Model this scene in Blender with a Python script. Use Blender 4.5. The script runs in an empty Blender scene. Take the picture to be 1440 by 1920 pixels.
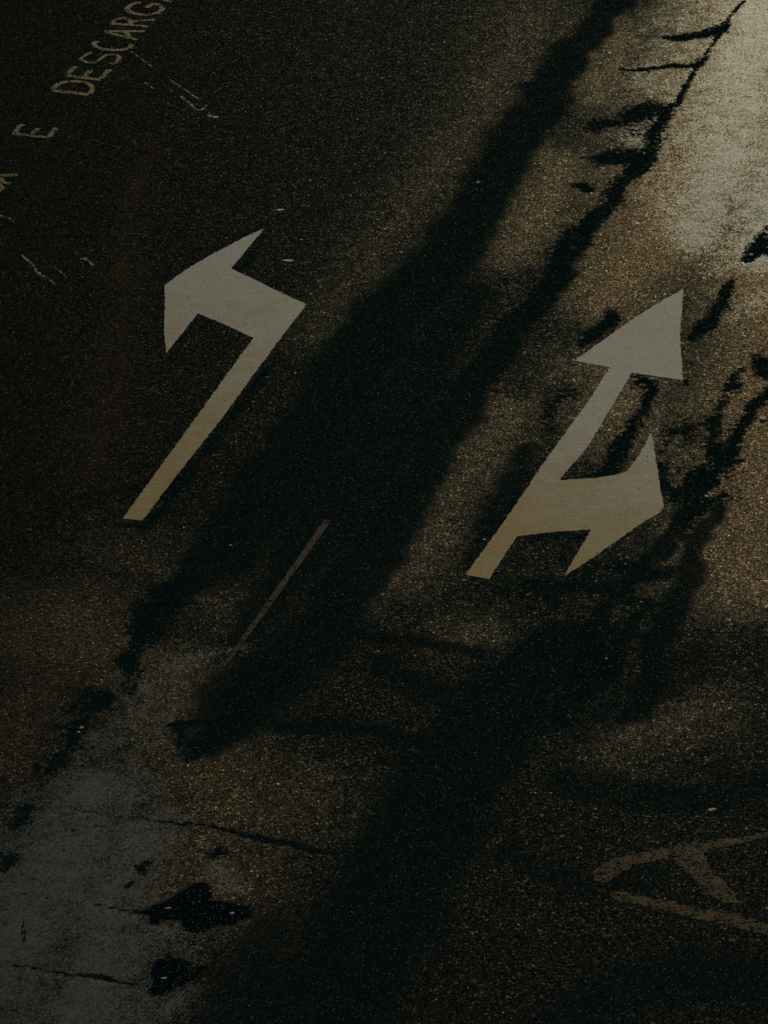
import bpy, bmesh, math, random
import numpy as np
from mathutils import Vector
from mathutils.geometry import tessellate_polygon

# ------------------------------------------------------------------ camera, sky, sun, exposure
sc = bpy.context.scene
FPX = 8000.0                 # focal length in photograph pixels (1440 x 1920)
PITCH = math.radians(30.0)   # the lens looks 30 degrees down on the street
DIST = 36.4
cam_d = bpy.data.cameras.new('camera')
cam_d.sensor_fit = 'VERTICAL'
cam_d.sensor_height = 36.0
cam_d.lens = FPX / 1920.0 * 36.0
cam_d.clip_start = 0.5
cam_d.clip_end = 3000.0
cam = bpy.data.objects.new('camera', cam_d)
CAM = Vector((0.0, -DIST * math.cos(PITCH), DIST * math.sin(PITCH)))
cam.location = CAM
cam.rotation_euler = (math.pi / 2 - PITCH, 0.0, 0.0)
sc.collection.objects.link(cam)
sc.camera = cam

SUN_EL, SUN_AZ = math.radians(18.0), math.radians(6.5)   # low, behind the far right end of the street
world = bpy.data.worlds.new('World')
sc.world = world
world.use_nodes = True
wn = world.node_tree
for n in list(wn.nodes):
    wn.nodes.remove(n)
w_out = wn.nodes.new('ShaderNodeOutputWorld')
w_bg = wn.nodes.new('ShaderNodeBackground')
w_sky = wn.nodes.new('ShaderNodeTexSky')
w_sky.sky_type = 'NISHITA'
w_sky.sun_disc = False
w_sky.sun_elevation = SUN_EL
w_sky.sun_rotation = SUN_AZ
w_bg.inputs['Strength'].default_value = 0.08
wn.links.new(w_sky.outputs['Color'], w_bg.inputs['Color'])
wn.links.new(w_bg.outputs['Background'], w_out.inputs['Surface'])

sun_d = bpy.data.lights.new('sun', 'SUN')
sun_d.energy = 2.8
sun_d.angle = math.radians(0.6)
sun_d.color = (1.0, 0.82, 0.58)
sun = bpy.data.objects.new('sun', sun_d)
to_sun = Vector((math.sin(SUN_AZ) * math.cos(SUN_EL), math.cos(SUN_AZ) * math.cos(SUN_EL), math.sin(SUN_EL)))
sun.rotation_euler = to_sun.to_track_quat('Z', 'Y').to_euler()
sun.location = to_sun * 60
sc.collection.objects.link(sun)

sc.view_settings.view_transform = 'Standard'
sc.view_settings.look = 'None'
sc.view_settings.gamma = 1.0
sc.view_settings.use_curve_mapping = False
sc.view_settings.exposure = -1.85
sc.cycles.use_denoising = False
sc.cycles.max_bounces = 4
sc.cycles.sample_clamp_direct = 6.0
sc.cycles.sample_clamp_indirect = 2.0

rnd = random.Random(7)
rng = np.random.default_rng(7)

# ------------------------------------------------------------------ helpers
_f = Vector((0, math.cos(PITCH), -math.sin(PITCH)))
_u = Vector((0, math.sin(PITCH), math.cos(PITCH)))
_r = Vector((1, 0, 0))

def P(x, y, z=0.0):
    """street point seen at photograph pixel x, y"""
    d = _f + _r * ((x - 720) / FPX) + _u * ((960 - y) / FPX)
    t = (z - CAM.z) / d.z
    return CAM + d * t

MPP = 1.0 / 222.0      # metres across per photograph pixel

def link(o):
    sc.collection.objects.link(o)
    return o

def mesh_obj(name, bm, mat, parent=None, smooth=False):
    me = bpy.data.meshes.new(name)
    bm.to_mesh(me)
    bm.free()
    if smooth:
        for p in me.polygons:
            p.use_smooth = True
    me.materials.append(mat)
    o = bpy.data.objects.new(name, me)
    link(o)
    if parent is not None:
        o.parent = parent
        o.matrix_parent_inverse = parent.matrix_world.inverted()
    return o

def tag(o, label, cat=None, group=None, kind=None):
    if label:
        o['label'] = label
    if cat:
        o['category'] = cat
    if group:
        o['group'] = group
    if kind:
        o['kind'] = kind
    return o

def empty(name, loc):
    o = bpy.data.objects.new(name, None)
    o.location = loc
    o.empty_display_size = 0.1
    link(o)
    bpy.context.view_layer.update()
    return o

# ------------------------------------------------------------------ node helpers
class NT:
    def __init__(self, name):
        self.mat = bpy.data.materials.new(name)
        self.mat.use_nodes = True
        self.t = self.mat.node_tree
        for n in list(self.t.nodes):
            self.t.nodes.remove(n)
        self.out = self.t.nodes.new('ShaderNodeOutputMaterial')
        self.geo = self.t.nodes.new('ShaderNodeNewGeometry')
        self.pos = self.geo.outputs['Position']
    def put(self, sock, v):
        if v is None:
            return
        if hasattr(v, 'is_output'):
            self.t.links.new(v, sock)
        else:
            sock.default_value = v
    def noise(self, scale, detail=3.0, rough=0.55, vec=None, out='Fac', w=None):
        n = self.t.nodes.new('ShaderNodeTexNoise')
        if w is not None:
            n.noise_dimensions = '4D'
            n.inputs['W'].default_value = w
        n.inputs['Scale'].default_value = scale
        n.inputs['Detail'].default_value = detail
        n.inputs['Roughness'].default_value = rough
        self.put(n.inputs['Vector'], vec or self.pos)
        return n.outputs[out]
    def voro(self, scale, out='Color', feature='F1', rand=1.0, vec=None):
        n = self.t.nodes.new('ShaderNodeTexVoronoi')
        n.feature = feature
        n.inputs['Scale'].default_value = scale
        n.inputs['Randomness'].default_value = rand
        self.put(n.inputs['Vector'], vec or self.pos)
        return n.outputs[out]
    def attr(self, name):
        n = self.t.nodes.new('ShaderNodeAttribute')
        n.attribute_name = name
        return n.outputs['Fac']
    def math(self, op, a, b=0.0, c=None, clamp=False):
        n = self.t.nodes.new('ShaderNodeMath')
        n.operation = op
        n.use_clamp = clamp
        self.put(n.inputs[0], a)
        self.put(n.inputs[1], b)
        if c is not None:
            self.put(n.inputs[2], c)
        return n.outputs[0]
    def add(self, a, b): return self.math('ADD', a, b)
    def sub(self, a, b): return self.math('SUBTRACT', a, b)
    def mul(self, a, b): return self.math('MULTIPLY', a, b)
    def ramp(self, v, lo, hi, a=0.0, b=1.0, smooth=True):
        n = self.t.nodes.new('ShaderNodeMapRange')
        n.interpolation_type = 'SMOOTHSTEP' if smooth else 'LINEAR'
        n.clamp = True
        self.put(n.inputs['Value'], v)
        self.put(n.inputs['From Min'], lo)
        self.put(n.inputs['From Max'], hi)
        self.put(n.inputs['To Min'], a)
        self.put(n.inputs['To Max'], b)
        return n.outputs['Result']
    def mix(self, f, a, b):
        n = self.t.nodes.new('ShaderNodeMix')
        n.data_type = 'RGBA'
        self.put(n.inputs[0], f)
        self.put(n.inputs[6], a if hasattr(a, 'is_output') else (*a, 1.0))
        self.put(n.inputs[7], b if hasattr(b, 'is_output') else (*b, 1.0))
        return n.outputs[2]
    def mixf(self, f, a, b):
        n = self.t.nodes.new('ShaderNodeMix')
        n.data_type = 'FLOAT'
        self.put(n.inputs[0], f)
        self.put(n.inputs[2], a)
        self.put(n.inputs[3], b)
        return n.outputs[0]
    def vmath(self, op, a, b=None, scale=None):
        n = self.t.nodes.new('ShaderNodeVectorMath')
        n.operation = op
        self.put(n.inputs[0], a)
        if b is not None:
            self.put(n.inputs[1], b)
        if scale is not None:
            self.put(n.inputs['Scale'], scale)
        return n.outputs[0]
    def sep(self, v):
        n = self.t.nodes.new('ShaderNodeSeparateXYZ')
        self.put(n.inputs[0], v)
        return n.outputs
    def bump(self, h, strength=1.0, dist=0.002, normal=None):
        n = self.t.nodes.new('ShaderNodeBump')
        self.put(n.inputs['Strength'], strength)
        n.inputs['Distance'].default_value = dist
        self.put(n.inputs['Height'], h)
        if normal is not None:
            self.put(n.inputs['Normal'], normal)
        return n.outputs['Normal']
    def facet(self, col, amount, normal=None):
        """tilt the normal cell by cell: each stone has its own face"""
        v = self.vmath('SUBTRACT', col, (0.5, 0.5, 0.5))
        v = self.vmath('SCALE', v, scale=amount)
        v = self.vmath('ADD', v, normal or self.geo.outputs['Normal'])
        return self.vmath('NORMALIZE', v)
    def bsdf(self, base, rough, spec=0.5, normal=None, alpha=None):
        n = self.t.nodes.new('ShaderNodeBsdfPrincipled')
        self.put(n.inputs['Base Color'], base if hasattr(base, 'is_output') else (*base, 1.0))
        self.put(n.inputs['Roughness'], rough)
        self.put(n.inputs['Specular IOR Level'], spec)
        if normal is not None:
            self.put(n.inputs['Normal'], normal)
        if alpha is not None:
            self.put(n.inputs['Alpha'], alpha)
        self.t.links.new(n.outputs[0], self.out.inputs['Surface'])
        return n

# ------------------------------------------------------------------ materials
def asphalt_material():
    m = NT('asphalt')
    stain_a, polish_a, rust_a, old_a, band_a = m.attr('dark_mask'), m.attr('polish'), m.attr('rust'), m.attr('worn'), m.attr('band')
    cells = m.voro(74.0)
    cells2 = m.voro(136.0)
    cr, cg, cb = m.sep(cells)
    dr, dg, db = m.sep(cells2)
    n_big = m.noise(0.9, 4.0)
    n_mid = m.noise(7.0, 4.0, 0.6)
    n_fine = m.noise(55.0, 3.0, 0.6)
    # ragged tar
    n_wob = m.noise(3.2, 3.0, 0.55, w=4.0)
    n_rag = m.noise(19.0, 5.0, 0.72, w=8.0)
    s = m.add(stain_a, m.mul(m.sub(n_wob, 0.5), 0.5))
    s = m.add(s, m.mul(m.sub(n_rag, 0.5), 2.0))
    s = m.add(s, m.mul(m.sub(cr, 0.5), 0.2))
    s = m.mul(s, m.ramp(stain_a, 0.0, 0.15))
    tar = m.ramp(s, 0.43, 0.55)
    # long dark bands, soft edged
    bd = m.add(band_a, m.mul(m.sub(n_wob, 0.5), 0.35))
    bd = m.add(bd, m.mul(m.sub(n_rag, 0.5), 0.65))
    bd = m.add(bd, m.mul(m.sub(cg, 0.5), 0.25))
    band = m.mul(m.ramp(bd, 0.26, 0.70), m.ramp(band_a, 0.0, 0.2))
    dark_mask = m.math('MAXIMUM', tar, m.mul(band, 0.86))  # ragged tar joined with the softer dark bands
    # polished wheel tracks, stones worn flat and packed with silt
    p = m.add(polish_a, m.mul(m.sub(n_mid, 0.5), 0.75))
    p = m.add(p, m.mul(m.sub(n_wob, 0.5), 0.6))
    p = m.add(p, m.mul(m.sub(n_fine, 0.5), 0.5))
    p = m.add(p, m.mul(m.sub(cg, 0.5), 0.3))
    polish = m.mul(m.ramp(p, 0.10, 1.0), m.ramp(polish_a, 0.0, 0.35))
    worn = m.ramp(m.add(old_a, m.mul(m.sub(n_mid, 0.5), 0.6)), 0.05, 0.95)
    rust = m.mul(m.ramp(m.add(rust_a, m.mul(m.sub(n_mid, 0.5), 1.5)), 0.2, 1.1), m.ramp(rust_a, 0.0, 0.5))
    # colour of the stones
    c = m.mix(cg, (0.0045, 0.0135, 0.0110), (0.026, 0.034, 0.025))
    c = m.mix(m.ramp(db, 0.92, 0.99), c, (0.11, 0.10, 0.07))
    c = m.mix(m.ramp(n_big, 0.3, 0.7, 0.0, 0.35), c, (0.009, 0.016, 0.012))
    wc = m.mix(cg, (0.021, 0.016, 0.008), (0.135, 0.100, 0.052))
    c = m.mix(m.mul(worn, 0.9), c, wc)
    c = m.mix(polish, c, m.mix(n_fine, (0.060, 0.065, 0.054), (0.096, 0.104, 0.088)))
    c = m.mix(m.mul(rust, 0.7), c, (0.085, 0.056, 0.024))
    c = m.mix(dark_mask, c, m.mix(cg, (0.0055, 0.0220, 0.0200), (0.0150, 0.0410, 0.0360)))
    rough = m.mixf(cb, 0.26, 0.44)
    rough = m.mixf(polish, rough, 0.36)
    rough = m.mixf(dark_mask, rough, 0.6)
    er = m.sep(m.voro(95.0))[0]
    glint = m.add(m.ramp(dr, 0.84, 1.0, 0.0, 1.0, False), m.ramp(er, 0.90, 1.0, 0.0, 1.6, False))
    glint = m.add(glint, m.ramp(m.sep(m.voro(50.0))[1], 0.93, 1.0, 0.0, 1.8, False))
    gl = m.add(m.mixf(worn, 0.0009, 0.0150), m.mul(glint, m.mixf(worn, 0.0095, 0.026)))
    gl = m.mixf(polish, gl, 0.054)
    gl = m.mixf(dark_mask, gl, m.ramp(dg, 0.975, 0.998, 0.0, 0.06))
    flat = m.math('SUBTRACT', 1.0, m.mul(polish, 0.85))
    flat = m.mul(flat, m.mixf(dark_mask, 1.0, 0.6))
    nrm = m.facet(cells, m.mul(flat, 0.18))
    nrm = m.facet(cells2, m.mul(flat, 0.18), nrm)
    h = m.add(m.mul(m.voro(74.0, 'Distance'), -0.7), m.mul(n_fine, 0.8))
    h = m.sub(h, m.mul(tar, 0.6))
    nrm = m.bump(h, m.mul(flat, 0.25), 0.003, nrm)
    b = m.bsdf(c, 0.9, 0.0, nrm)
    g = m.t.nodes.new('ShaderNodeBsdfGlossy')
    m.put(g.inputs['Color'], m.mix(polish, m.mix(worn, (0.90, 1.0, 0.82), (1.0, 0.86, 0.58)), (0.88, 1.0, 0.98)))
    m.put(g.inputs['Roughness'], rough)
    m.put(g.inputs['Normal'], nrm)
    mx = m.t.nodes.new('ShaderNodeMixShader')
    m.put(mx.inputs[0], gl)
    m.t.links.new(b.outputs[0], mx.inputs[1])
    m.t.links.new(g.outputs[0], mx.inputs[2])
    m.t.links.new(mx.outputs[0], m.out.inputs['Surface'])
    return m.mat

def paint_material(name, col, dirt, rough=0.5, wear=0.0, spec=0.4, dirt_attr=True, seed=1.0):
    m = NT(name)
    n_mid = m.noise(6.0, 5.0, 0.6, w=seed)
    n_fine = m.noise(60.0, 3.0, 0.6, w=seed)
    n_grain = m.noise(180.0, 2.0, 0.6, w=seed)
    cells = m.voro(62.0)
    n_patch = m.noise(2.2, 4.0, 0.6, w=seed + 2)
    d = m.add(m.mul(m.sub(n_mid, 0.5), 0.9), m.mul(m.sub(n_patch, 0.5), 1.1))
    d = m.add(d, m.mul(m.sub(n_fine, 0.5), 0.5))
    d = m.add(d, m.mul(m.sub(n_grain, 0.5), 0.5))
    d = m.add(d, m.attr('grime') if dirt_attr else 0.4)
    dm = m.ramp(d, 0.0, 1.0)
    c = m.mix(dm, col, dirt)
    gr = m.t.nodes.new('ShaderNodeMix')
    gr.data_type = 'RGBA'
    gr.blend_type = 'MULTIPLY'
    m.put(gr.inputs[0], m.ramp(m.add(m.mul(n_grain, 0.5), m.mul(m.noise(75.0, 3.0, 0.7, w=seed + 1), 0.5)), 0.40, 0.62, 0.0, 0.8))
    m.put(gr.inputs[6], c)
    gr.inputs[7].default_value = (0.55, 0.50, 0.42, 1.0)
    c = gr.outputs[2]
    # fine scuffs dragged along by tyres
    st = m.t.nodes.new('ShaderNodeMapping')
    st.inputs['Rotation'].default_value = (0, 0, math.radians(-14))
    st.inputs['Scale'].default_value = (4.0, 60.0, 1.0)
    m.t.links.new(m.pos, st.inputs['Vector'])
    scuff = m.noise(1.0, 3.0, 0.6, vec=st.outputs[0])
    c = m.mix(m.ramp(scuff, 0.56, 0.70, 0.0, 0.55), c, tuple(min(1, v * 1.2) for v in col))
    nrm = m.facet(cells, 0.05)
    nrm = m.bump(m.add(n_fine, n_grain), 0.35, 0.002, nrm)
    alpha = None
    if wear > 0:
        cr = m.sep(m.voro(75.0))[0]
        a = m.add(m.mul(m.noise(9.0, 4.0, 0.6, w=seed + 3), 0.9), m.mul(cr, 0.35))
        a = m.add(a, m.mul(n_fine, 0.4))
        alpha = m.ramp(a, wear, wear + 0.12)
    m.bsdf(c, rough, spec, nrm, alpha)
    return m.mat

def plain_material(name, a, b, rough=0.7, scale=60.0, spec=0.3):
    m = NT(name)
    n = m.noise(scale, 3.0)
    c = m.mix(m.ramp(n, 0.3, 0.7), a, b)
    m.bsdf(c, rough, spec, m.bump(n, 0.4, 0.002))
    return m.mat

M_ASPHALT = asphalt_material()
M_WHITE = paint_material('thermoplastic_white', (0.82, 0.88, 0.70), (0.62, 0.475, 0.12), rough=0.55, wear=0.46, spec=0.11)
M_LINE = paint_material('lane_paint_worn', (0.125, 0.118, 0.068), (0.088, 0.078, 0.042), wear=0.66, seed=5.0, dirt_attr=False, spec=0.02)
M_YELLOW = paint_material('kerb_yellow_worn', (0.54, 0.47, 0.17), (0.38, 0.30, 0.11), wear=0.70, seed=9.0, dirt_attr=False, spec=0.05)
M_OLD_YELLOW = paint_material('old_yellow_paint', (0.210, 0.175, 0.074), (0.150, 0.118, 0.048), wear=0.72, seed=13.0, dirt_attr=False, spec=0.02)
M_GREY_LINE = paint_material('bay_line_worn', (0.115, 0.105, 0.066), (0.08, 0.07, 0.044), wear=0.82, seed=17.0, dirt_attr=False)
def tar_material():
    m = NT('tar')
    s = m.add(m.attr('soak'), m.mul(m.sub(m.noise(24.0, 5.0, 0.7), 0.5), 0.7))
    s = m.add(s, m.mul(m.sub(m.sep(m.voro(74.0))[0], 0.5), 0.2))
    g = m.sep(m.voro(136.0))[1]
    m.bsdf((0.0046, 0.0200, 0.0180), 0.6, m.ramp(g, 0.965, 0.995, 0.0, 0.3), m.facet(m.voro(136.0), 0.12), m.ramp(s, 0.42, 0.58))
    return m.mat
M_TAR = tar_material()
M_LEAF = plain_material('dry_leaf', (0.62, 0.56, 0.38), (0.50, 0.42, 0.26), 0.6)
M_LEAF_YELLOW = plain_material('yellow_leaf', (0.42, 0.32, 0.08), (0.32, 0.22, 0.06), 0.6)
M_LEAF_RED = plain_material('red_leaf', (0.22, 0.06, 0.04), (0.12, 0.04, 0.03), 0.6)
M_STONE = plain_material('pale_pebble', (0.75, 0.72, 0.66), (0.55, 0.52, 0.46), 0.55, 40.0)
M_STONE_PINK = plain_material('pinkish_stone', (0.60, 0.42, 0.34), (0.42, 0.30, 0.24), 0.6, 40.0)
M_GRIT = plain_material('grit', (0.30, 0.26, 0.20), (0.12, 0.10, 0.08), 0.4, 25.0, 0.5)

# ------------------------------------------------------------------ road surface fields
# chains of (x, y, half width) in photograph pixels, turned into street metres
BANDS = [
    # long dark bands along the lanes
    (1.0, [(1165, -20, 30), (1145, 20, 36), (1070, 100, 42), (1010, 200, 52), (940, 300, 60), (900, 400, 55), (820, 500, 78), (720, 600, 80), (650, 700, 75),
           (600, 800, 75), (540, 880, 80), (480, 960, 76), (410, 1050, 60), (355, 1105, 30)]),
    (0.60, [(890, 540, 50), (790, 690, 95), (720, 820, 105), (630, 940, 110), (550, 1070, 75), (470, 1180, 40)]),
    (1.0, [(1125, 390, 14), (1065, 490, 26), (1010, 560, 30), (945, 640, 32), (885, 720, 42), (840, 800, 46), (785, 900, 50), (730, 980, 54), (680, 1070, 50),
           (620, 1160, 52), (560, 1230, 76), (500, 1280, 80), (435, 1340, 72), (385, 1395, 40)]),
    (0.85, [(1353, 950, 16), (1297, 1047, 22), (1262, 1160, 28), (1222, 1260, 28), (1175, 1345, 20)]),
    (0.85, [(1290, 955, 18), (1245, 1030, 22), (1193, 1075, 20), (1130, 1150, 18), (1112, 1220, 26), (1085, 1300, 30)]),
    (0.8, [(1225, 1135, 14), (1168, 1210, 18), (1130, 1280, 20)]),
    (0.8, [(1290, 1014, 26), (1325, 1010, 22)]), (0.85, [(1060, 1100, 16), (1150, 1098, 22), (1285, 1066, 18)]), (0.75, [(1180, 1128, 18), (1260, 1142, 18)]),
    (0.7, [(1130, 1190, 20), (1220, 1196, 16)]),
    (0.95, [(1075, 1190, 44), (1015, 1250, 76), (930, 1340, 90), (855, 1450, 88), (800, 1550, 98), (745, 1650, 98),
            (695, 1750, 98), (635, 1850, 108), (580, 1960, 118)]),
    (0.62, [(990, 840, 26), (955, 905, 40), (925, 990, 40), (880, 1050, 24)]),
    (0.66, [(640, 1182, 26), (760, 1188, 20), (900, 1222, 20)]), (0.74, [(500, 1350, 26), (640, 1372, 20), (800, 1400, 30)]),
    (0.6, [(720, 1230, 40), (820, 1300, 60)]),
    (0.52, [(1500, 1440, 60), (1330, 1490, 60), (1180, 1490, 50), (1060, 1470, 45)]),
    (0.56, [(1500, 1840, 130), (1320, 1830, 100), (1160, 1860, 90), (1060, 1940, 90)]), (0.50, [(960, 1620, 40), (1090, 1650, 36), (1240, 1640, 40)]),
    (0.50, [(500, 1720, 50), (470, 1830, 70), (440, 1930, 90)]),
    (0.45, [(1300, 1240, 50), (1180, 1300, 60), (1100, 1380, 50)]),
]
STAINS = [
    # narrow left seam, breaking up towards the pale patch
    (1.0, [(352, 1085, 40), (300, 1150, 46), (260, 1200, 40), (225, 1240, 22)]), (1.0, [(190, 1300, 24), (176, 1322, 26)]), (1.0, [(158, 1352, 18), (140, 1382, 20), (132, 1396, 12)]), (1.0, [(112, 1415, 16), (85, 1450, 14)]),
    (0.8, [(245, 1235, 30), (228, 1285, 20)]), (0.8, [(160, 1290, 20), (130, 1330, 12)]), (0.8, [(268, 1255, 12), (240, 1300, 8)]), (0.8, [(108, 1360, 10), (115, 1366, 8)]),
    (1.0, [(48, 1508, 18), (26, 1550, 13)]), (1.0, [(14, 1605, 18), (2, 1622, 12)]), (1.0, [(66, 1436, 10), (58, 1452, 6)]),
    # seam in the middle, filled where it opens
    (1.0, [(1395, 0, 5), (1372, 28, 4), (1358, 52, 9), (1330, 90, 7), (1290, 150, 7), (1268, 188, 8), (1250, 200, 12), (1225, 250, 26),
           (1192, 310, 24), (1160, 350, 20), (1120, 400, 26), (1080, 450, 30), (1050, 510, 34), (1010, 560, 30), (960, 620, 22)]),
    (1.0, [(1232, 68, 6), (1265, 70, 19), (1310, 65, 15), (1342, 58, 24), (1352, 48, 14)]),
    (1.0, [(1165, 131, 6), (1220, 134, 13), (1260, 126, 11), (1292, 124, 17), (1312, 108, 13)]),
    (1.0, [(1124, 231, 34), (1165, 226, 36), (1212, 196, 46), (1240, 206, 28)]),
    (1.0, [(1120, 296, 30), (1150, 290, 38), (1192, 284, 40)]),
    (1.0, [(1090, 346, 22), (1102, 352, 15)]),
    # right seam
    (1.0, [(1437, 420, 6), (1418, 462, 18), (1392, 488, 10)]), (1.0, [(1460, 470, 24), (1425, 466, 22)]),
    (1.0, [(1374, 525, 7), (1352, 578, 19), (1322, 615, 19), (1296, 642, 10)]), (0.9, [(1352, 580, 9), (1368, 584, 8)]),
    (1.0, [(1150, 590, 20), (1112, 620, 13), (1088, 646, 8)]),
    (1.0, [(1222, 730, 15), (1202, 780, 11), (1172, 828, 24), (1142, 876, 20), (1118, 894, 14)]),
    (0.85, [(1395, 690, 14), (1345, 775, 18), (1328, 832, 28), (1345, 880, 19), (1322, 930, 22), (1282, 990, 26)]),
    (1.0, [(1460, 725, 18), (1402, 782, 17), (1372, 830, 24), (1352, 868, 22), (1392, 858, 10)]),
    (0.8, [(1270, 940, 28), (1310, 950, 24), (1365, 930, 16)]),
    (0.8, [(1010, 1012, 20), (1060, 1012, 18), (1095, 1010, 12)]), (0.8, [(1060, 1030, 14), (1048, 1060, 10)]),
    (0.8, [(1000, 1100, 26), (1070, 1095, 14)]),
    (0.8, [(1160, 1062, 22), (1200, 1066, 18)]),
    (1.0, [(520, 1275, 45), (450, 1330, 44), (410, 1385, 32), (365, 1412, 20)]), (0.8, [(420, 1360, 36), (330, 1365, 14), (345, 1395, 16)]),
    # fine cracks
    (1.0, [(128, 1508, 2), (180, 1520, 5), (330, 1546, 5), (430, 1560, 7), (540, 1580, 8), (650, 1604, 10)]),
    (1.0, [(180, 1520, 3), (215, 1505, 3), (272, 1486, 2)]), (0.9, [(180, 1520, 2), (130, 1560, 2)]),
    (1.0, [(178, 1696, 2), (240, 1704, 5), (290, 1709, 6)]), (1.0, [(-20, 1806, 2), (140, 1826, 4), (210, 1838, 5), (292, 1852, 6)]),
    (0.9, [(35, 1670, 4), (52, 1673, 4)]), (0.9, [(42, 1720, 2), (38, 1770, 3)]),
    (0.8, [(1290, 1182, 4), (1360, 1190, 5), (1450, 1180, 5)]),
    (1.0, [(405, 1612, 14), (425, 1606, 12)]), (1.0, [(270, 1622, 13), (276, 1638, 8)]), (1.0, [(242, 1660, 6), (252, 1652, 5)]),
]
# tar under the edges of the arrows
STAINS += [
    (0.9, [(500, 690, 12), (420, 800, 13), (340, 905, 13), (280, 985, 10)]),
    (0.85, [(445, 505, 12), (500, 440, 5)]), (0.8, [(360, 615, 8), (322, 660, 6)]),
    (0.8, [(225, 985, 10), (275, 990, 12)]), (0.7, [(305, 520, 8), (400, 465, 7), (470, 430, 6)]),
]
MOTTLE = [
    # streaky ground round the right arrow and the right seam
    (1.0, [(1240, 720, 60), (1340, 690, 70), (1440, 690, 60)]), (0.55, [(1060, 720, 40), (980, 860, 50)]),
    (0.95, [(1300, 820, 70), (1310, 930, 60)]), (0.85, [(1080, 1040, 50), (1000, 1120, 60)]),
    (0.75, [(1110, 1230, 80), (1040, 1340, 60)]), (0.5, [(1240, 100, 60), (1180, 260, 60)]), (0.5, [(1430, 640, 60), (1400, 560, 40)]),
]
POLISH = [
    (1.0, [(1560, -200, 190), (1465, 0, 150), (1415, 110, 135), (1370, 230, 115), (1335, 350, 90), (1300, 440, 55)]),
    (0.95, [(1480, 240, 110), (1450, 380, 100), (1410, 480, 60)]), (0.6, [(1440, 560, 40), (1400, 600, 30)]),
    (0.62, [(1320, 10, 60), (1250, 90, 50), (1210, 170, 40)]), (0.7, [(1202, 228, 22), (1180, 262, 20)]),
    (1.0, [(-150, 1900, 210), (20, 1740, 130), (110, 1600, 95), (190, 1470, 60)]), (0.6, [(220, 1400, 60), (290, 1290, 50), (380, 1220, 34)]),
    (0.95, [(180, 1900, 90), (200, 1700, 75), (260, 1560, 50)]),
    (0.8, [(405, 1645, 20), (425, 1665, 16)]), (0.7, [(330, 1880, 30), (300, 1930, 30)]),
]
RUST = [
    (0.9, [(285, 260, 28), (262, 330, 32), (238, 440, 34), (235, 535, 52), (225, 620, 38), (212, 695, 56), (190, 800, 70), (180, 900, 50)]), (0.9, [(236, 525, 20), (232, 548, 16)]),
]
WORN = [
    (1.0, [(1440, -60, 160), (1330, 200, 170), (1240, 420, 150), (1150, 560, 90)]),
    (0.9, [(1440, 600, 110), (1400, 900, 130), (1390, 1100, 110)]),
    (0.75, [(1150, 700, 110), (1180, 820, 90)]), (0.6, [(960, 760, 70), (880, 900, 60), (740, 1100, 70)]),
    (0.40, [(1000, 20, 110), (890, 230, 100), (740, 420, 80), (580, 640, 70)]), (1.0, [(1400, 470, 110), (1450, 580, 130)]), (0.75, [(1060, 300, 70), (980, 470, 60)]), (0.65, [(1160, 60, 70), (1120, 180, 60)]),
    (0.75, [(120, 1180, 150), (330, 1280, 90), (420, 1500, 120), (380, 1700, 100)]), (0.5, [(1180, 1390, 80), (1300, 1330, 80)]),
    (0.45, [(230, 1030, 110), (430, 1150, 60)]), (0.55, [(60, 1300, 120), (10, 1440, 90)]), (0.6, [(560, 1480, 90), (470, 1600, 60)]), (0.5, [(860, 1190, 60), (930, 1180, 40)]),
]

def vnoise(X, Y, cell, seed):
    g = np.random.default_rng(seed).uniform(-1, 1, (256, 256))
    u, v = X / cell + 512.0, Y / cell + 512.0
    i, j = np.floor(u).astype(int), np.floor(v).astype(int)
    fu, fv = u - i, v - j
    fu, fv = fu * fu * (3 - 2 * fu), fv * fv * (3 - 2 * fv)
    a, b = g[j % 256, i % 256], g[j % 256, (i + 1) % 256]
    c, d = g[(j + 1) % 256, i % 256], g[(j + 1) % 256, (i + 1) % 256]
    return (a * (1 - fu) + b * fu) * (1 - fv) + (c * (1 - fu) + d * fu) * fv

def fbm(X, Y, cell, seed, octaves=4, gain=0.55):
    t, amp = 0.0, 1.0
    for k in range(octaves):
        t = t + amp * vnoise(X, Y, cell / 2 ** k, seed + k)
        amp *= gain
    return t

def field(X, Y, chains, soft, warp=None):
    out = np.zeros_like(X)
    for peak, ch in chains:
        pts = [(P(x, y), r * MPP) for x, y, r in ch]
        best = np.full(X.shape, -9.0)
        for (a, ra), (b, rb) in zip(pts[:-1], pts[1:]):
            rm = max(ra, rb)
            w = rm * soft + 0.012
            reach = rm + 2 * w + 0.3
            x0, x1 = min(a.x, b.x) - reach, max(a.x, b.x) + reach
            y0, y1 = min(a.y, b.y) - reach, max(a.y, b.y) + reach
            i0, i1 = np.searchsorted(X[0], (x0, x1))
            j0, j1 = np.searchsorted(Y[:, 0], (y0, y1))
            if i0 >= i1 or j0 >= j1:
                continue
            xs, ys = X[j0:j1, i0:i1], Y[j0:j1, i0:i1]
            if warp is not None:
                k = min(1.0, 0.25 + rm / 0.2)
                xs = xs + warp[0][j0:j1, i0:i1] * k
                ys = ys + warp[1][j0:j1, i0:i1] * k
            dx, dy = b.x - a.x, b.y - a.y
            L2 = dx * dx + dy * dy + 1e-12
            t = np.clip(((xs - a.x) * dx + (ys - a.y) * dy) / L2, 0, 1)
            d = np.hypot(xs - (a.x + t * dx), ys - (a.y + t * dy))
            r = ra + (rb - ra) * t
            ww = r * soft + 0.012
            v = 0.5 + (r - d) / (2 * ww)
            best[j0:j1, i0:i1] = np.maximum(best[j0:j1, i0:i1], v)
        out = np.maximum(out, np.clip(best, 0, 1) * peak)
    return out

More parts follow.
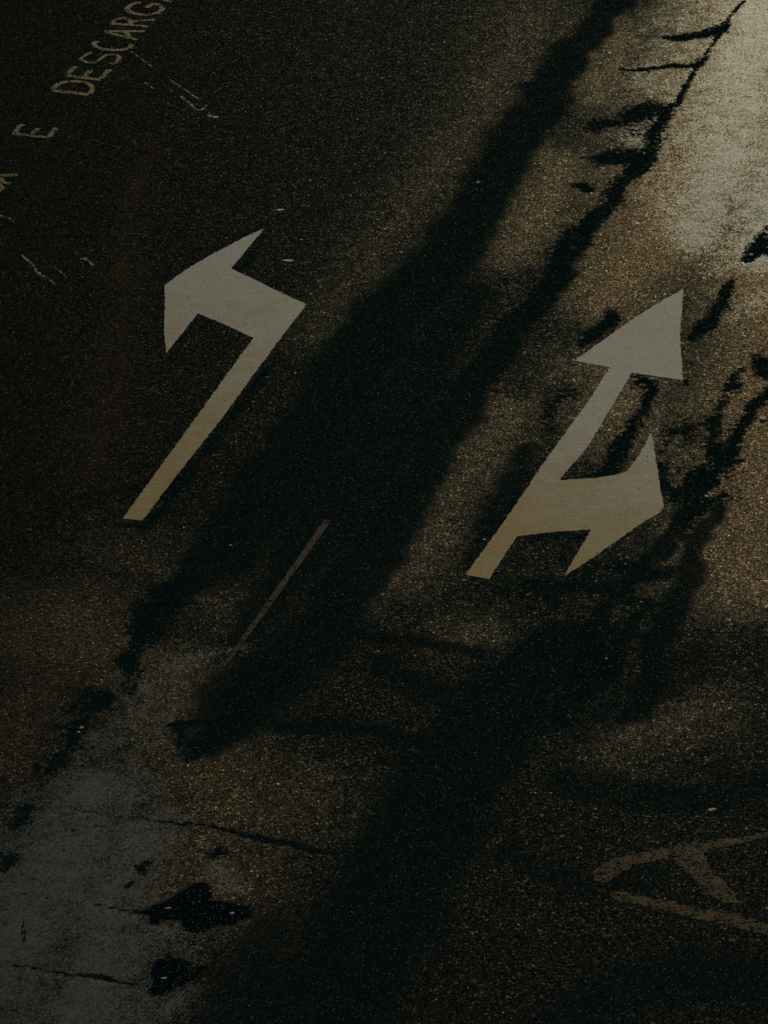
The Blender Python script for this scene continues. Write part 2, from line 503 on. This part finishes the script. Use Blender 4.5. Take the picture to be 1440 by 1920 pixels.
xs = np.arange(-6.0, 6.001, 0.024)
ys = np.arange(-11.0, 14.001, 0.036)
X, Y = np.meshgrid(xs, ys)
nx, ny = len(xs), len(ys)
WARP = (0.075 * fbm(X, Y, 0.55, 11) + 0.03 * fbm(X, Y, 0.16, 21), 0.13 * fbm(X, Y, 0.7, 31) + 0.05 * fbm(X, Y, 0.2, 41))
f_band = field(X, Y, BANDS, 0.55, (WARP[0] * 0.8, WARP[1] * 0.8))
f_stain = field(X, Y, STAINS, 0.9, (WARP[0] * 0.8, WARP[1] * 0.8))
f_mottle = field(X, Y, MOTTLE, 1.2, WARP)
patch = np.clip(0.5 + 0.85 * fbm(X, Y * 0.62, 0.32, 51, 5, 0.66), 0, 1)
f_stain = np.clip(np.maximum(f_stain * (0.93 + 0.22 * fbm(X, Y, 0.3, 61)), f_mottle * patch * 1.15), 0, 1)
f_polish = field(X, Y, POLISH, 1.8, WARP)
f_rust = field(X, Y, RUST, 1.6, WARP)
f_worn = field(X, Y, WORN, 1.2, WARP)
Z = -0.004 * np.clip(f_stain * 2 - 1, 0, 1)
verts = np.stack([X.ravel(), Y.ravel(), Z.ravel()], 1)
idx = np.arange(nx * ny).reshape(ny, nx)
quads = np.stack([idx[:-1, :-1], idx[:-1, 1:], idx[1:, 1:], idx[1:, :-1]], -1).reshape(-1, 4)
me = bpy.data.meshes.new('road')
me.vertices.add(len(verts))
me.vertices.foreach_set('co', verts.astype(np.float32).ravel())
me.loops.add(len(quads) * 4)
me.loops.foreach_set('vertex_index', quads.astype(np.int32).ravel())
me.polygons.add(len(quads))
me.polygons.foreach_set('loop_start', np.arange(0, len(quads) * 4, 4, dtype=np.int32))
me.update(calc_edges=True)
me.polygons.foreach_set('use_smooth', np.ones(len(quads), dtype=bool))
for nm, arr in (('dark_mask', f_stain), ('band', f_band), ('polish', f_polish), ('rust', f_rust), ('worn', f_worn)):
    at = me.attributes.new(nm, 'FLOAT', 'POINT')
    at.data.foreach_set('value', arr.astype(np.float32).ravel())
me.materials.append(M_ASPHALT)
road = link(bpy.data.objects.new('road', me))
road['kind'] = 'structure'

bm = bmesh.new()
R = 900.0
# the street goes on beyond the modelled stretch: a sheet with a hole for it
o4 = [(-R, -R), (R, -R), (R, R), (-R, R)]
i4 = [(xs[0], ys[0]), (xs[-1], ys[0]), (xs[-1], ys[-1]), (xs[0], ys[-1])]
vo = [bm.verts.new((x, y, 0)) for x, y in o4]
vi = [bm.verts.new((x, y, 0)) for x, y in i4]
for k in range(4):
    bm.faces.new((vo[k], vo[(k + 1) % 4], vi[(k + 1) % 4], vi[k]))
ground = mesh_obj('ground', bm, M_ASPHALT)
ground['kind'] = 'structure'

# ------------------------------------------------------------------ painted markings: thin slabs of thermoplastic
def outline(pts, step=0.022, jit=0.0035):
    """pixel outline -> street points, edges broken up a little like sprayed or torn edges"""
    w = [P(x, y) for x, y in pts]
    out = []
    for a, b in zip(w, w[1:] + w[:1]):
        n = max(1, int((b - a).length / step))
        for k in range(n):
            p = a.lerp(b, k / n)
            if k:
                p = p + Vector((rnd.gauss(0, jit), rnd.gauss(0, jit), 0))
            out.append(p)
    return out

def slab(bm, pts, thick, base=0.002):
    area = sum(a.x * b.y - b.x * a.y for a, b in zip(pts, pts[1:] + pts[:1]))
    if area < 0:
        pts = pts[::-1]
    top = [bm.verts.new((p.x, p.y, base + thick)) for p in pts]
    bot = [bm.verts.new((p.x, p.y, -0.006)) for p in pts]
    for tri in tessellate_polygon([[Vector((p.x, p.y, 0)) for p in pts]]):
        a, b, c = (pts[k] for k in tri)
        if (b.x - a.x) * (c.y - a.y) - (b.y - a.y) * (c.x - a.x) < 0:
            tri = tri[::-1]
        try:
            bm.faces.new([top[k] for k in tri])
        except ValueError:
            pass
    n = len(pts)
    for k in range(n):
        bm.faces.new((bot[k], bot[(k + 1) % n], top[(k + 1) % n], top[k]))

def stroke_pts(path, jit=0.002):
    """path of (x, y, half width px) -> closed ribbon outline on the street"""
    w = [(P(x, y), r * MPP) for x, y, r in path]
    fine = []
    for (a, ra), (b, rb) in zip(w[:-1], w[1:]):
        n = max(1, int((b - a).length / 0.04))
        for k in range(n):
            t = k / n
            fine.append((a.lerp(b, t), ra + (rb - ra) * t))
    fine.append(w[-1])
    L, Rr = [], []
    for i, (p, r) in enumerate(fine):
        q0 = fine[max(0, i - 1)][0]
        q1 = fine[min(len(fine) - 1, i + 1)][0]
        d = (q1 - q0)
        d = d.normalized() if d.length > 1e-9 else Vector((1, 0, 0))
        nrm = Vector((-d.y, d.x, 0))
        L.append(p + nrm * (r + rnd.gauss(0, jit)))
        Rr.append(p - nrm * (r + rnd.gauss(0, jit)))
    return L, Rr

def ribbon(bm, path, thick, base=0.002, jit=0.002):
    L, Rr = stroke_pts(path, jit)
    z = base + thick
    tl = [bm.verts.new((p.x, p.y, z)) for p in L]
    tr = [bm.verts.new((p.x, p.y, z)) for p in Rr]
    bl = [bm.verts.new((p.x, p.y, -0.006)) for p in L]
    br = [bm.verts.new((p.x, p.y, -0.006)) for p in Rr]
    for i in range(len(L) - 1):
        bm.faces.new((tr[i], tr[i + 1], tl[i + 1], tl[i]))
        bm.faces.new((tl[i], tl[i + 1], bl[i + 1], bl[i]))
        bm.faces.new((br[i], br[i + 1], tr[i + 1], tr[i]))
    bm.faces.new((tl[0], bl[0], br[0], tr[0]))
    bm.faces.new((tl[-1], tr[-1], br[-1], bl[-1]))

def grime(o, fn):
    me = o.data
    at = me.attributes.new('grime', 'FLOAT', 'POINT')
    at.data.foreach_set('value', np.array([fn(v.co) for v in me.vertices], dtype=np.float32))

def subdivided_slab(name, pts_px, mat, thick=0.004):
    bm = bmesh.new()
    slab(bm, outline(pts_px), thick)
    o = mesh_obj(name, bm, mat)
    return o

LEFT_ARROW = [(230, 973), (475, 634), (422, 609), (371, 588), (340, 627), (312, 662), (308, 622), (309, 564), (308, 536), (347, 507),
              (387, 483), (436, 457), (458, 445), (495, 429), (433, 504), (478, 525), (516, 544), (575, 571), (547, 607), (492, 680),
              (412, 790), (340, 880), (267, 976)]
RIGHT_ARROW = [(873, 1078), (917, 1086), (969, 1006), (1041, 997), (1109, 993), (1057, 1081), (1114, 1044), (1204, 981), (1236, 962),
               (1245, 948), (1239, 923), (1225, 830), (1221, 812), (1200, 851), (1176, 884), (1152, 891), (1111, 897), (1047, 901),
               (1102, 838), (1185, 699), (1280, 713), (1275, 627), (1282, 541), (1253, 558), (1193, 594), (1077, 677), (1143, 689),
               (1103, 753), (1027, 857), (960, 957)]
def arrow(name, pts, label, tail, head):
    bm = bmesh.new()
    slab(bm, outline(pts), 0.0015, 0.001)
    o = mesh_obj(name, bm, M_WHITE)
    a, b = P(*tail), P(*head)
    d = b - a
    # tyre dirt gathers on the tail, where traffic pulls up
    grime(o, lambda c: 1.15 - 1.05 * max(0.0, min(1.0, ((c.x - a.x) * d.x + (c.y - a.y) * d.y) / d.length_squared)))
    tag(o, label, 'road arrow', 'white lane arrows painted on the asphalt')
    return o
arrow('road_arrow', LEFT_ARROW, 'white painted road arrow bending left, in the left lane', (250, 975), (470, 520))
arrow('road_arrow', RIGHT_ARROW, 'white painted road arrow with a straight head and a right-turn branch', (895, 1082), (1200, 760))

# faded dash between the two lanes
bm = bmesh.new()
ribbon(bm, [(420, 1250, 3), (437, 1226, 4.5), (470, 1180, 5.5), (520, 1110, 6), (570, 1040, 6.5), (614, 976, 7)], 0.002, jit=0.002)
o = mesh_obj('lane_line', bm, M_LINE)
tag(o, 'thin faded lane dash between the two white arrows', 'lane line')

# ------------------------------------------------------------------ black tar blots dropped on the pale concrete-like patch
def blot(pts, label):
    w = np.array([P(x / 3.0, 1440 + y / 3.0)[:2] for x, y in pts])
    lo, hi = w.min(0) - 0.12, w.max(0) + 0.12
    gx_, gy_ = np.arange(lo[0], hi[0], 0.016), np.arange(lo[1], hi[1], 0.02)
    GX, GY = np.meshgrid(gx_, gy_)
    d = np.full(GX.shape, 9.0)
    inside = np.zeros(GX.shape, bool)
    for a, b in zip(w, np.roll(w, -1, 0)):
        e = b - a
        t = np.clip(((GX - a[0]) * e[0] + (GY - a[1]) * e[1]) / (e @ e), 0, 1)
        d = np.minimum(d, np.hypot(GX - a[0] - t * e[0], GY - a[1] - t * e[1]))
        hit = (a[1] > GY) != (b[1] > GY)
        inside ^= hit & (GX < (b[0] - a[0]) * (GY - a[1]) / (b[1] - a[1] + 1e-12) + a[0])
    f = np.clip(0.5 + np.where(inside, d, -d) / 0.16, 0, 1)
    n1, n2 = len(gx_), len(gy_)
    co = [(x, y, 0.002) for x, y in zip(GX.ravel(), GY.ravel())]
    fl = f.ravel()
    fc = []
    for j in range(n2 - 1):
        for i in range(n1 - 1):
            q = (j * n1 + i, j * n1 + i + 1, (j + 1) * n1 + i + 1, (j + 1) * n1 + i)
            if max(fl[k] for k in q) > 0.15:
                fc.append(q)
    used = sorted({k for q in fc for k in q})
    remap = {k: n for n, k in enumerate(used)}
    me = bpy.data.meshes.new('tar_blot')
    me.from_pydata([co[k] for k in used], [], [tuple(remap[k] for k in q) for q in fc])
    at = me.attributes.new('soak', 'FLOAT', 'POINT')
    at.data.foreach_set('value', fl[used].astype(np.float32))
    me.materials.append(M_TAR)
    tag(link(bpy.data.objects.new('tar_blot', me)), label, 'tar blot', 'black tar blots on the pale patch')
BLOT_A = [(800, 820), (850, 780), (960, 740), (1020, 690), (1090, 660), (1130, 640), (1170, 650), (1190, 740), (1270, 755), (1400, 780), (1420, 830),
          (1330, 870), (1250, 880), (1200, 890), (1110, 930), (1040, 910), (1020, 860), (930, 855), (870, 880), (830, 870), (850, 835)]
BLOT_B = [(862, 1110), (890, 1070), (950, 1060), (1060, 1090), (1080, 1130), (1180, 1105), (1120, 1160), (1060, 1210), (1000, 1230), (920, 1270),
          (870, 1282), (835, 1262), (868, 1210), (850, 1150)]
blot(BLOT_A, 'larger ragged black tar blot on the pale patch at lower left')
blot(BLOT_B, 'smaller ragged black tar blot at the bottom left')

# ------------------------------------------------------------------ lettering along the loading bay
def Z2(x, y): return (80 + x / 5.538, y / 5.538)
def strokes_Z(paths, w=6.2): return [[(*Z2(x, y), (p[2] if len(p) > 2 else w)) for p in path for x, y in [p[:2]]] for path in paths]
def shifted(strokes, dx, dy): return [[(x + dx, y + dy, r) for x, y, r in s] for s in strokes]
L_D = strokes_Z([[(95, 945), (300, 962), (478, 985)], [(100, 930), (170, 868), (260, 850), (345, 846), (440, 858), (500, 885), (528, 912), (510, 950), (480, 980)]])
L_E = strokes_Z([[(240, 782), (430, 812), (605, 828)], [(245, 775), (345, 692)], [(440, 800), (500, 722)], [(604, 822), (695, 722)]])
L_S = strokes_Z([[(505, 545), (430, 585), (398, 618), (455, 648), (540, 652), (600, 615), (665, 570), (755, 565), (803, 598, 5.2), (765, 650, 5.8), (705, 668, 5.4)]], 4.8)
L_C = strokes_Z([[(582, 425), (530, 452), (560, 492), (620, 512), (720, 521), (840, 519), (900, 500), (930, 460)]])
L_A = strokes_Z([[(645, 332), (800, 370), (985, 415)], [(645, 328), (850, 328), (1065, 326)], [(862, 335), (905, 388)]], 5.6)
L_R = strokes_Z([[(715, 252), (900, 258), (1095, 280)], [(718, 245), (760, 205), (840, 187), (915, 212), (912, 250)], [(920, 235), (1000, 215), (1168, 208)]], 5.6)
L_G = strokes_Z([[(1015, 26), (930, 45), (875, 92), (900, 125), (980, 148), (1080, 158), (1190, 138), (1250, 92), (1215, 50), (1140, 42), (1075, 82)]])
def Z1(x, y): return (x / 5.333, 200 + y / 5.333)
L_E1 = [[(*Z1(x, y), 5.6) for x, y in s] for s in ([(128, 270), (310, 290), (490, 313)], [(150, 262), (195, 200), (238, 180)], [(330, 282), (375, 222)], [(488, 308), (560, 215)])]
text = empty('painted_lettering', P(140, 170))
tag(text, 'worn yellow letters E DESCARGA painted along the loading bay', 'lettering')
for ch, st in (('G', shifted(L_G, -301, 337)), ('A', shifted(L_A, -239, 270)), ('E', L_E1), ('D', L_D), ('E', L_E), ('S', L_S), ('C', L_C),
               ('A', L_A), ('R', L_R), ('G', L_G), ('A', shifted(L_A, 64, -71))):
    bm = bmesh.new()
    for k, s in enumerate(st):
        ribbon(bm, s, 0.0016 + 0.0006 * k, jit=0.003)
    mesh_obj('letter', bm, M_YELLOW, text)

# big worn letter A at the lower right
A_UP = [(1107, 1637), (1147, 1612), (1202, 1599), (1245, 1589), (1297, 1583), (1363, 1571), (1440, 1563), (1530, 1552), (1532, 1566), (1440, 1571),
        (1377, 1583), (1340, 1592), (1319, 1600), (1327, 1618), (1348, 1644), (1371, 1670), (1393, 1692), (1363, 1694), (1324, 1676), (1313, 1660),
        (1290, 1639), (1274, 1620), (1261, 1610), (1229, 1610), (1166, 1633), (1131, 1660), (1113, 1649)]
A_LOW = [(1112, 1664), (1160, 1689), (1224, 1702), (1297, 1721), (1350, 1731), (1424, 1750), (1510, 1776), (1520, 1756), (1440, 1734), (1416, 1724),
         (1363, 1709), (1311, 1702), (1245, 1688), (1179, 1676), (1126, 1668)]
bigA = empty('painted_letter', P(1230, 1650))
tag(bigA, 'large worn ochre letter A painted on the dark asphalt', 'lettering')
for nm, pts in (('upper_leg', A_UP), ('lower_leg', A_LOW)):
    bm = bmesh.new()
    slab(bm, outline(pts, jit=0.012), 0.0008, 0.0012)
    mesh_obj(nm, bm, M_OLD_YELLOW, bigA)

# scraps of the bay lines
def Z3(x, y): return (220 + x / 6.545, 90 + y / 6.545)
def scraps(name, paths, label):
    root = empty(name, P(*paths[0][0][:2]))
    tag(root, label, 'bay line')
    for k, st in enumerate(paths):
        bm = bmesh.new()
        ribbon(bm, [(x, y, r * 1.35) for x, y, r in st], 0.0016 + 0.0004 * (k % 3), jit=0.004)
        mesh_obj('paint_scrap', bm, M_GREY_LINE, root)
    return root
z3 = lambda pts, r: [(*Z3(x, y), r) for x, y in pts]
scraps('bay_line', [z3([(165, 40), (260, 110), (360, 190), (430, 235)], 1.4), z3([(640, 385), (720, 440), (800, 490), (890, 560), (1000, 632)], 1.6),
                    z3([(330, 425), (440, 500)], 1.5), z3([(620, 500), (690, 550)], 1.3), z3([(775, 597), (880, 670), (960, 750), (1025, 778), (1090, 700)], 2.2),
                    z3([(1105, 812), (1170, 848), (1240, 852)], 4.5)],
       'thin broken remains of a bay line below the word DESCARGA')
scraps('bay_line', [[(40, 478, 1.6), (62, 497, 2.4), (68, 510, 2), (88, 522, 2.6), (106, 535, 1.6)], [(90, 497, 1.3), (105, 503, 1.6), (122, 518, 1.3)],
                    [(150, 486, 3.5), (160, 486, 3.5), (176, 499, 2)]],
       'faint broken remains of a bay line left of the bent arrow')
scraps('bay_line', [[(-14, 398, 2), (0, 404, 2.2), (18, 410, 2.6), (31, 421, 1.6)]], 'short faint paint scrap at the left edge below the lettering')

# ------------------------------------------------------------------ small things lying on the road
def leaf(px, py, length, width, ang, mat, label):
    bm = bmesh.new()
    n = 9
    c = P(px, py)
    rows = []
    for k in range(n):
        t = k / (n - 1)
        wd = width * 0.5 * math.sin(math.pi * min(1, t * 0.92 + 0.04)) ** 0.8
        x = (t - 0.5) * length
        z = 0.004 + 0.002 * (2 * t - 1) ** 2 + 0.001 * math.sin(9 * t)
        rows.append([bm.verts.new((x, -wd, z - 0.002)), bm.verts.new((x, 0, z)), bm.verts.new((x, wd, z + 0.0015))])
    for a, b in zip(rows[:-1], rows[1:]):
        for k in range(2):
            bm.faces.new((a[k], b[k], b[k + 1], a[k + 1]))
    st = [bm.verts.new((-length * 0.5 - 0.02, -0.001, 0.005)), bm.verts.new((-length * 0.5 - 0.02, 0.001, 0.005))]
    bm.faces.new((st[0], rows[0][0], rows[0][2], st[1]))
    o = mesh_obj('fallen_leaf', bm, mat, smooth=True)
    sol = o.modifiers.new('thickness', 'SOLIDIFY')
    sol.thickness = 0.001
    o.location = (c.x, c.y, 0.001)
    o.rotation_euler = (0, 0, math.radians(ang))
    tag(o, label, 'leaf', 'fallen leaves on the asphalt')
    return o
leaf(525, 395, 0.085, 0.05, 8, M_LEAF, 'pale dry leaf above the bent white arrow, higher of the two')
leaf(540, 490, 0.115, 0.05, -4, M_LEAF, 'pale dry leaf beside the top barb of the bent arrow')
leaf(1335, 1520, 0.075, 0.05, 20, M_LEAF_YELLOW, 'small yellow leaf above the big ochre letter A')
leaf(897, 343, 0.06, 0.055, 60, M_LEAF_RED, 'small reddish leaf on the dark band')

def pebble_bm(size, seed, flat=0.6, stretch=1.0):
    r = random.Random(seed)
    bm = bmesh.new()
    bmesh.ops.create_icosphere(bm, subdivisions=2, radius=1.0)
    ax = [Vector((r.gauss(0, 1), r.gauss(0, 1), r.gauss(0, 1))).normalized() for _ in range(7)]
    for v in bm.verts:
        s = 1.0
        for k, a in enumerate(ax):
            s -= 0.5 * max(0.0, v.co.dot(a) - 0.62)
        v.co *= s * (1 + r.gauss(0, 0.02))
        v.co.x *= stretch
        v.co.z *= flat
        v.co *= size
    return bm
def pebble(px, py, wpx, label, mat=M_STONE, stretch=1.0, ang=None):
    size = wpx * 0.5 * MPP / max(1.0, stretch)
    o = mesh_obj('pebble', pebble_bm(size, int(px * 7 + py), 0.26, stretch), mat)
    c = P(px, py)
    o.location = (c.x, c.y, size * 0.12)
    o.rotation_euler = (0, 0, rnd.uniform(0, 6.28) if ang is None else math.radians(ang))
    tag(o, label, 'pebble', 'loose pebbles on the road')
pebble(1430, 786, 17, 'largest pinkish stone at the right edge of the dark seam', M_STONE_PINK)
pebble(1325, 931, 10, 'pale pebble lying in the dark patch right of the branch arrow', M_STONE)
pebble(1398, 775, 7, 'small pale pebble left of the pinkish stone', M_STONE_PINK)
pebble(1408, 478, 11, 'white pebble at the edge of the black hole on the right')
pebble(435, 1713, 8, 'round white pebble on the larger black blot at lower left')
pebble(315, 1703, 14, 'thin pale chip on the larger black blot at lower left', M_STONE, 3.0, 8)
pebble(307, 1834, 14, 'thin pale chip on the smaller black blot at bottom left', M_STONE, 3.0, 8)
pebble(153, 1365, 8, 'upper of two white pebbles in the narrow left seam')
pebble(147, 1373, 6, 'lower of two white pebbles in the narrow left seam')
pebble(432, 1023, 6, 'white pebble in the dark band right of the bent arrow tail')
pebble(1202, 1129, 5, 'upper of two close white grains below the branch arrow')
pebble(1196, 1138, 5, 'lower of two close white grains below the branch arrow')
pebble(1137, 1235, 5, 'lone pale grain in the dark band below the branch arrow')
pebble(908, 1012, 6, 'white grain touching the left side of the branch arrow tail')
pebble(1173, 1058, 5, 'pale grain just right of the lower barb of the branch arrow')

# loose grit, too fine to count
base_v = np.array([(1, 0, 0), (-1, 0, 0), (0, 1, 0), (0, -1, 0), (0, 0, 0.8), (0, 0, -0.8)], dtype=float)
base_f = [(0, 2, 4), (2, 1, 4), (1, 3, 4), (3, 0, 4), (2, 0, 5), (1, 2, 5), (3, 1, 5), (0, 3, 5)]
N = 9000
gx = rng.uniform(-5.0, 5.0, N)
gy = rng.uniform(-10.0, 11.0, N)
gs = np.clip(rng.lognormal(math.log(0.0034), 0.42, N), 0.0018, 0.009)
V, F = [], []
for k in range(N):
    a = rng.uniform(0, 6.283)
    v = base_v * rng.uniform(0.7, 1.25, (6, 3)) * gs[k]
    ca, sa = math.cos(a), math.sin(a)
    vx = v[:, 0] * ca - v[:, 1] * sa + gx[k]
    vy = v[:, 0] * sa + v[:, 1] * ca + gy[k]
    V.append(np.stack([vx, vy, v[:, 2] + gs[k] * 0.45], 1))
    F.extend([(p + 6 * k, q + 6 * k, r + 6 * k) for p, q, r in base_f])
me = bpy.data.meshes.new('grit')
me.from_pydata(np.concatenate(V).tolist(), [], F)
me.materials.append(M_GRIT)
grit = link(bpy.data.objects.new('grit', me))
tag(grit, 'fine pale grit scattered over the asphalt', 'grit', kind='stuff')
